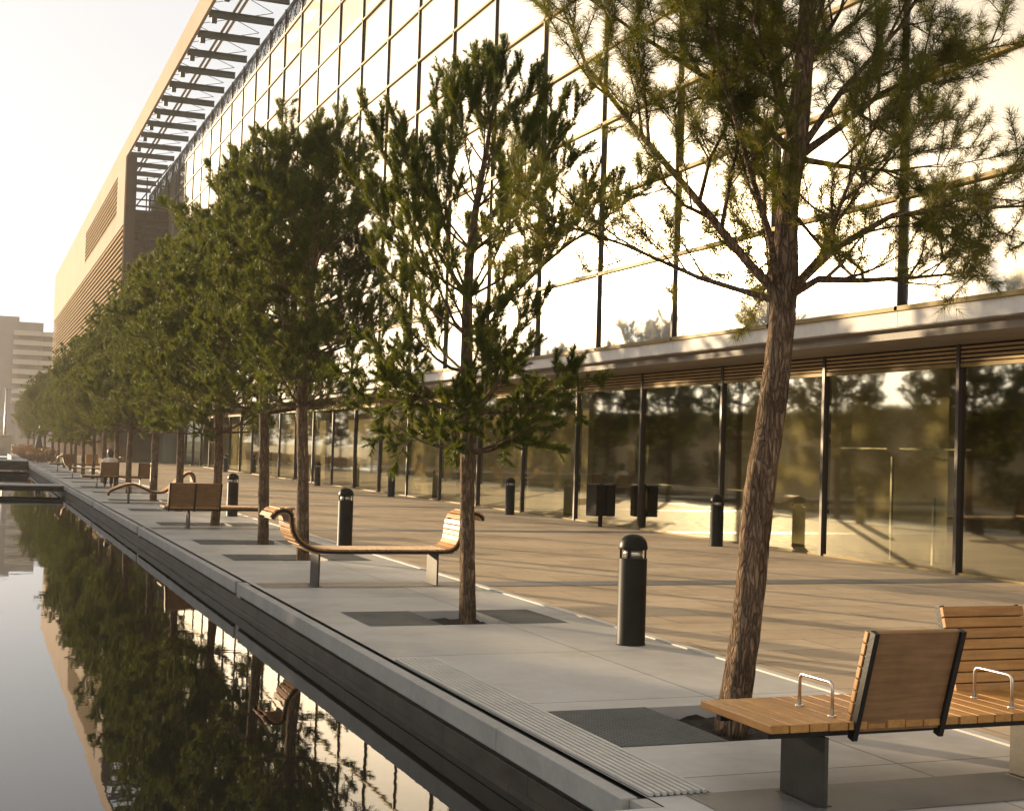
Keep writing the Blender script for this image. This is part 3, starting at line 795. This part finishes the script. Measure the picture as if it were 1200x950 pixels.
# --- tree 2: slender pine with upright candle shoots
t2 = thing('pine_tree', 'slender pine with upright brush-like shoots and a straight thin trunk', 'tree', (4.61,12.72,-.09), 0, PG)
trunk_mesh(t2, [(0,0,0),(-.02,0,.6),(-.06,0,1.5),(-.09,0,2.4),(-.11,0,3.2),(-.06,.02,4.0),(.05,0,4.8),(.14,0,5.5)], [.085,.076,.068,.06,.052,.038,.022,.007], 9)
p2 = Pine(33)
SUB2 = dict(levels=1, dens=[6.0], start=[.35], len=[.46], gap=.085, shoot=.17, leafy=1, bare=.4, spread=.36, cup=.45, tip=5, lift=.5, up=.34)
SUB2B = dict(levels=2, dens=[7,6.5], start=[.28,.22], len=[.52,.24], gap=.062, shoot=.12, leafy=1, bare=.25, spread=.4, cup=.2, tip=3, lift=.15, up=.08)
rg = np.random.default_rng(7)
for z, n, L, pitch, sub in ((1.72,5,.95,.05,SUB2B),(2.1,5,1.1,.12,SUB2B),(2.5,4,1.0,.28,SUB2),(2.85,5,1.35,.35,SUB2),(3.25,6,1.6,.5,SUB2),(3.7,5,1.45,.55,SUB2),(4.15,5,1.15,.65,SUB2),(4.6,4,.85,.8,SUB2),(5.0,4,.5,.95,SUB2)):
    a0 = rg.random()*6.28
    for k in range(n): p2.auto((-.09+max(0,z-3.4)*.09,.01,z), a0+6.28*k/n+rg.normal()*.2, pitch+rg.normal()*.08, L*rg.uniform(.85,1.1), .024*(1.2-z/6), sub, .10)
p2.limb([(-.1,0,2.9),(.35,-.1,3.35),(.85,-.15,3.8),(1.3,-.2,4.15),(1.75,-.2,4.5)], .024, SUB2)
p2.limb([(-.1,0,3.2),(-.5,-.1,3.7),(-.85,-.1,4.2),(-1.15,-.1,4.75)], .022, SUB2)
p2.limb([(.02,0,4.0),(.45,-.1,4.45),(.8,-.15,4.9),(1.0,-.15,5.25)], .02, SUB2)
p2.shoot(np.array([.14,0,5.45]), np.array([0,0,1.]), .25); p2.shoot(np.array([.13,0,5.3]), np.array([.2,0,1.]), .2)
p2.finish(t2, M['needle_dark'], 110, .06, .0058, 60, 30); print('T2', len(p2.P))

# --- dense rounded pines (three shapes, the rest are copies)
def dense_pine(seed, label, loc, H, zb, rmax, trunk, zpk=.45):
    t = thing('pine_tree', label, 'tree', loc, 0, PG)
    trunk_mesh(t, trunk, [.095,.085,.078,.06,.02][:len(trunk)], seed)
    p = Pine(seed); r = p.r
    sub = dict(levels=2, dens=[6.0,7], start=[.35,.2], len=[.58,.26], gap=.055, shoot=.11, leafy=1, bare=.3, spread=.5, cup=.4, tip=6, lift=.3, up=.2)
    z = zb
    while z < H-.35:
        u = (z-zb)/(H-zb); rad = rmax*(math.sin(math.pi*min(1, (u*.8+.17)))**.7)
        n = 6 if u < .75 else 5
        tx = np.interp(z, [q[2] for q in trunk], [q[0] for q in trunk]); a0 = r.random()*6.28
        for k in range(n):
            p.auto((tx,0,z), a0+6.28*k/n+r.normal()*.25, .05+.75*u+r.normal()*.12, rad*r.uniform(.72,1.12), .026*(1.2-.7*u), sub, .09)
        z += .36
    p.shoot(np.array([trunk[-1][0],0,H-.2]), np.array([0,0,1.]), .2)
    p.finish(t, M['needle_dark'], 32, .075, .006, 72, 25); print('D', len(p.P))
    return t
dA = dense_pine(51, 'tall dense pine behind the scroll bench, right trunk of the close pair', (4.56,19.72,-.09), 6.2, 2.3, 1.5, [(0,0,0),(-.04,0,1.2),(-.1,0,2.5),(-.02,0,4.2),(.08,0,5.9)])
dB = dense_pine(62, 'dense bushy pine, left trunk of the close pair', (4.56,22.7,-.09), 5.95, 2.25, 1.75, [(0,0,0),(-.02,0,1.2),(-.08,0,2.6),(-.2,0,4.2),(-.3,0,5.6)])
dC = dense_pine(73, 'dense pine rising directly behind the two-panel bench', (4.56,27.6,-.09), 5.6, 1.95, 1.75, [(0,0,0),(.03,0,1.0),(.0,0,2.2),(-.12,0,3.8),(-.25,0,5.3)])
labs = ['pine standing behind the left side of the two-panel bench', 'pine rising through the wave-shaped bench at its dip', 'pine just left of the wave bench backrest, trunk thin',
        'pine between the wave bench and the far seated person', 'pine right behind the far platform bench', 'pine behind the seated person at the far bench', 'distant pine left of the far platform bench',
        'distant pine in the crowded part of the row', 'distant pine beside the farthest platform bench']
for i, ty in enumerate(TREES[5:]):
    c = copy_tree((dA, dB, dC)[(i*2+1) % 3]); c.location = (4.58+random.uniform(-.06,.06), ty, -.09)
    c.rotation_euler.z = random.uniform(0, 6.28); s = random.uniform(.86,1.03) if i < 5 else random.uniform(.76,.98); c.scale = (s, s, s)
    c['label'] = labs[i] if i < len(labs) else 'hazy pine at the far end of the row where crowns merge into one mass'

# ------------------------------------------------------------------ small far things
def shrub_bed(label, x0, x1, y0, y1, h, n, seed):
    r = np.random.default_rng(seed)
    P = np.stack([r.uniform(x0,x1,n), r.uniform(y0,y1,n), h*r.random(n)**.7], 1); D = norm(r.normal(size=(n,3))+np.array([0,0,1.2]))
    V, F = needles(r, P, D, np.full(n,.18), 10, .12, .03, 80, 30)
    o = np_mesh('shrub_planting', V, F, M['shrub']); return tag(o, label, 'shrubs', None, 'stuff')
shrub_bed('low russet shrub planting at the far end of the promenade', 3.3, 4.9, 88, 130, .75, 4200, 4)
pl = thing('stone_plinth', 'pale stone plinth at the far end of the canal by the lamp post', 'plinth', (2.75,134,-.22))
mb = MB(); mb.box(-.62,.55,-.5,.5,0,1.75); mb.box(-.68,.61,-.56,.56,1.751,1.9); mb.build('block', M['concrete'], pl, .05)
lp = thing('street_lamp', 'slim pale street lamp rising behind the stone plinth at the left edge', 'street lamp', (2.75,136,-.22))
mb = MB(); mb.tube([(0,0,0),(0,0,2.2),(0,0,6.2)], [.14,.11,.08], 10); mb.build('pole', M['galv'], lp)
mb = MB(); mb.box(-.15,.75,-.12,.12,6.2,6.32); mb.build('lamp_head', M['galv'], lp, .02)
pp = thing('parasol', 'closed dark parasol on a pale pole above the russet shrubs', 'parasol', (4.1,96,0))
mb = MB(); mb.tube([(0,0,0),(0,0,2.6)], .03, 8); mb.build('pole', M['galv'], pp)
mb = MB(); mb.lathe([(.28,.9),(.22,1.1),(.12,1.6),(.05,2.1)], 12); mb.build('folded_canopy', M['canvas'], pp)

# seated person on the far bench
def skin_mesh(name, verts, edges, rad, mat, parent):
    me = bpy.data.meshes.new(name); me.from_pydata(verts, edges, []); me.materials.append(mat)
    o = bpy.data.objects.new(name, me); COL.objects.link(o); o.parent = parent
    me.skin_vertices or me.attributes
    sk = o.modifiers.new('Skin', 'SKIN')
    lay = me.skin_vertices[0].data if len(me.skin_vertices) else None
    if lay is None:
        bpy.context.view_layer.objects.active = o
    return o, rad
def seated_person(label, loc, rz):
    t = thing('person', label, 'person', loc, rz)
    def part(name, chains, mat, sides=10):
        mb = MB()
        for pts, rad in chains: mb.tube(pts, rad, sides)
        o = mb.build(name, mat, t)
        rm = o.modifiers.new('Remesh', 'REMESH'); rm.mode = 'VOXEL'; rm.voxel_size = .018; rm.use_smooth_shade = True
        sm = o.modifiers.new('Smooth', 'SMOOTH'); sm.iterations = 4
        return o
    # local: sits at origin facing +y, seat height .42
    part('body', [([(0,.02,.46),(0,-.02,.62),(0,-.05,.80),(0,-.03,.93),(0,0,1.0),(0,.02,1.05)], [.15,.14,.155,.14,.06,.05]),
                  ([(0,.015,1.04),(0,.03,1.09),(0,.035,1.16),(0,.02,1.22),(0,.01,1.25)], [.05,.078,.092,.08,.03]),
                  ([(0,.11,1.145),(0,.135,1.125)], [.02,.012])]
                 + [([(s*.12,-.02,.93),(s*.2,0,.9),(s*.23,.06,.66),(s*.17,.26,.54),(s*.12,.36,.5),(s*.1,.43,.48)], [.06,.058,.045,.036,.028,.02]) for s in (-1,1)]
                 + [([(s*.08,.02,.49),(s*.1,.42,.5),(s*.1,.46,.42),(s*.1,.44,.08),(s*.1,.52,.04),(s*.1,.6,.03)], [.09,.07,.065,.045,.04,.03]) for s in (-1,1)], M['skin'])
    part('shirt', [([(0,.0,.45),(0,-.02,.62),(0,-.05,.80),(0,-.03,.94),(0,-.0,.985)], [.165,.155,.17,.155,.07])]
                 + [([(s*.12,-.02,.935),(s*.2,0,.9),(s*.225,.04,.74)], [.075,.072,.062]) for s in (-1,1)], M['shirt'])
    part('trousers', [([(s*.08,.0,.48),(s*.1,.42,.5),(s*.1,.46,.42),(s*.1,.44,.1)], [.105,.085,.078,.06]) for s in (-1,1)], M['trousers'])
    part('hair', [([(0,-.05,1.0),(0,-.05,1.1),(0,-.03,1.18),(0,.0,1.24),(0,.04,1.26)], [.07,.095,.112,.10,.06])], M['hair'])
seated_person('person in a pale top with dark hair sitting on the far platform bench', (4.3,47.42,.01), 0)

def haze():
    b = MB(); b.box(-90, 120, -30, 330, -1.3, 32)
    m, t, o = nt('thin_warm_air'); v = t.nodes.new('ShaderNodeVolumePrincipled')
    v.inputs['Color'].default_value = (1,.96,.9,1); v.inputs['Density'].default_value = .0004; v.inputs['Anisotropy'].default_value = .55
    t.links.new(v.outputs[0], o.inputs[1]); tag(b.build('haze', m), kind='stuff')
haze()
# ------------------------------------------------------------------ render settings
scene.render.engine = 'CYCLES'
scene.cycles.max_bounces = 8; scene.cycles.transparent_max_bounces = 12
scene.cycles.glossy_bounces = 4; scene.cycles.diffuse_bounces = 3
scene.cycles.caustics_reflective = True; scene.cycles.caustics_refractive = False
scene.cycles.use_denoising = True; scene.cycles.sample_clamp_indirect = 5
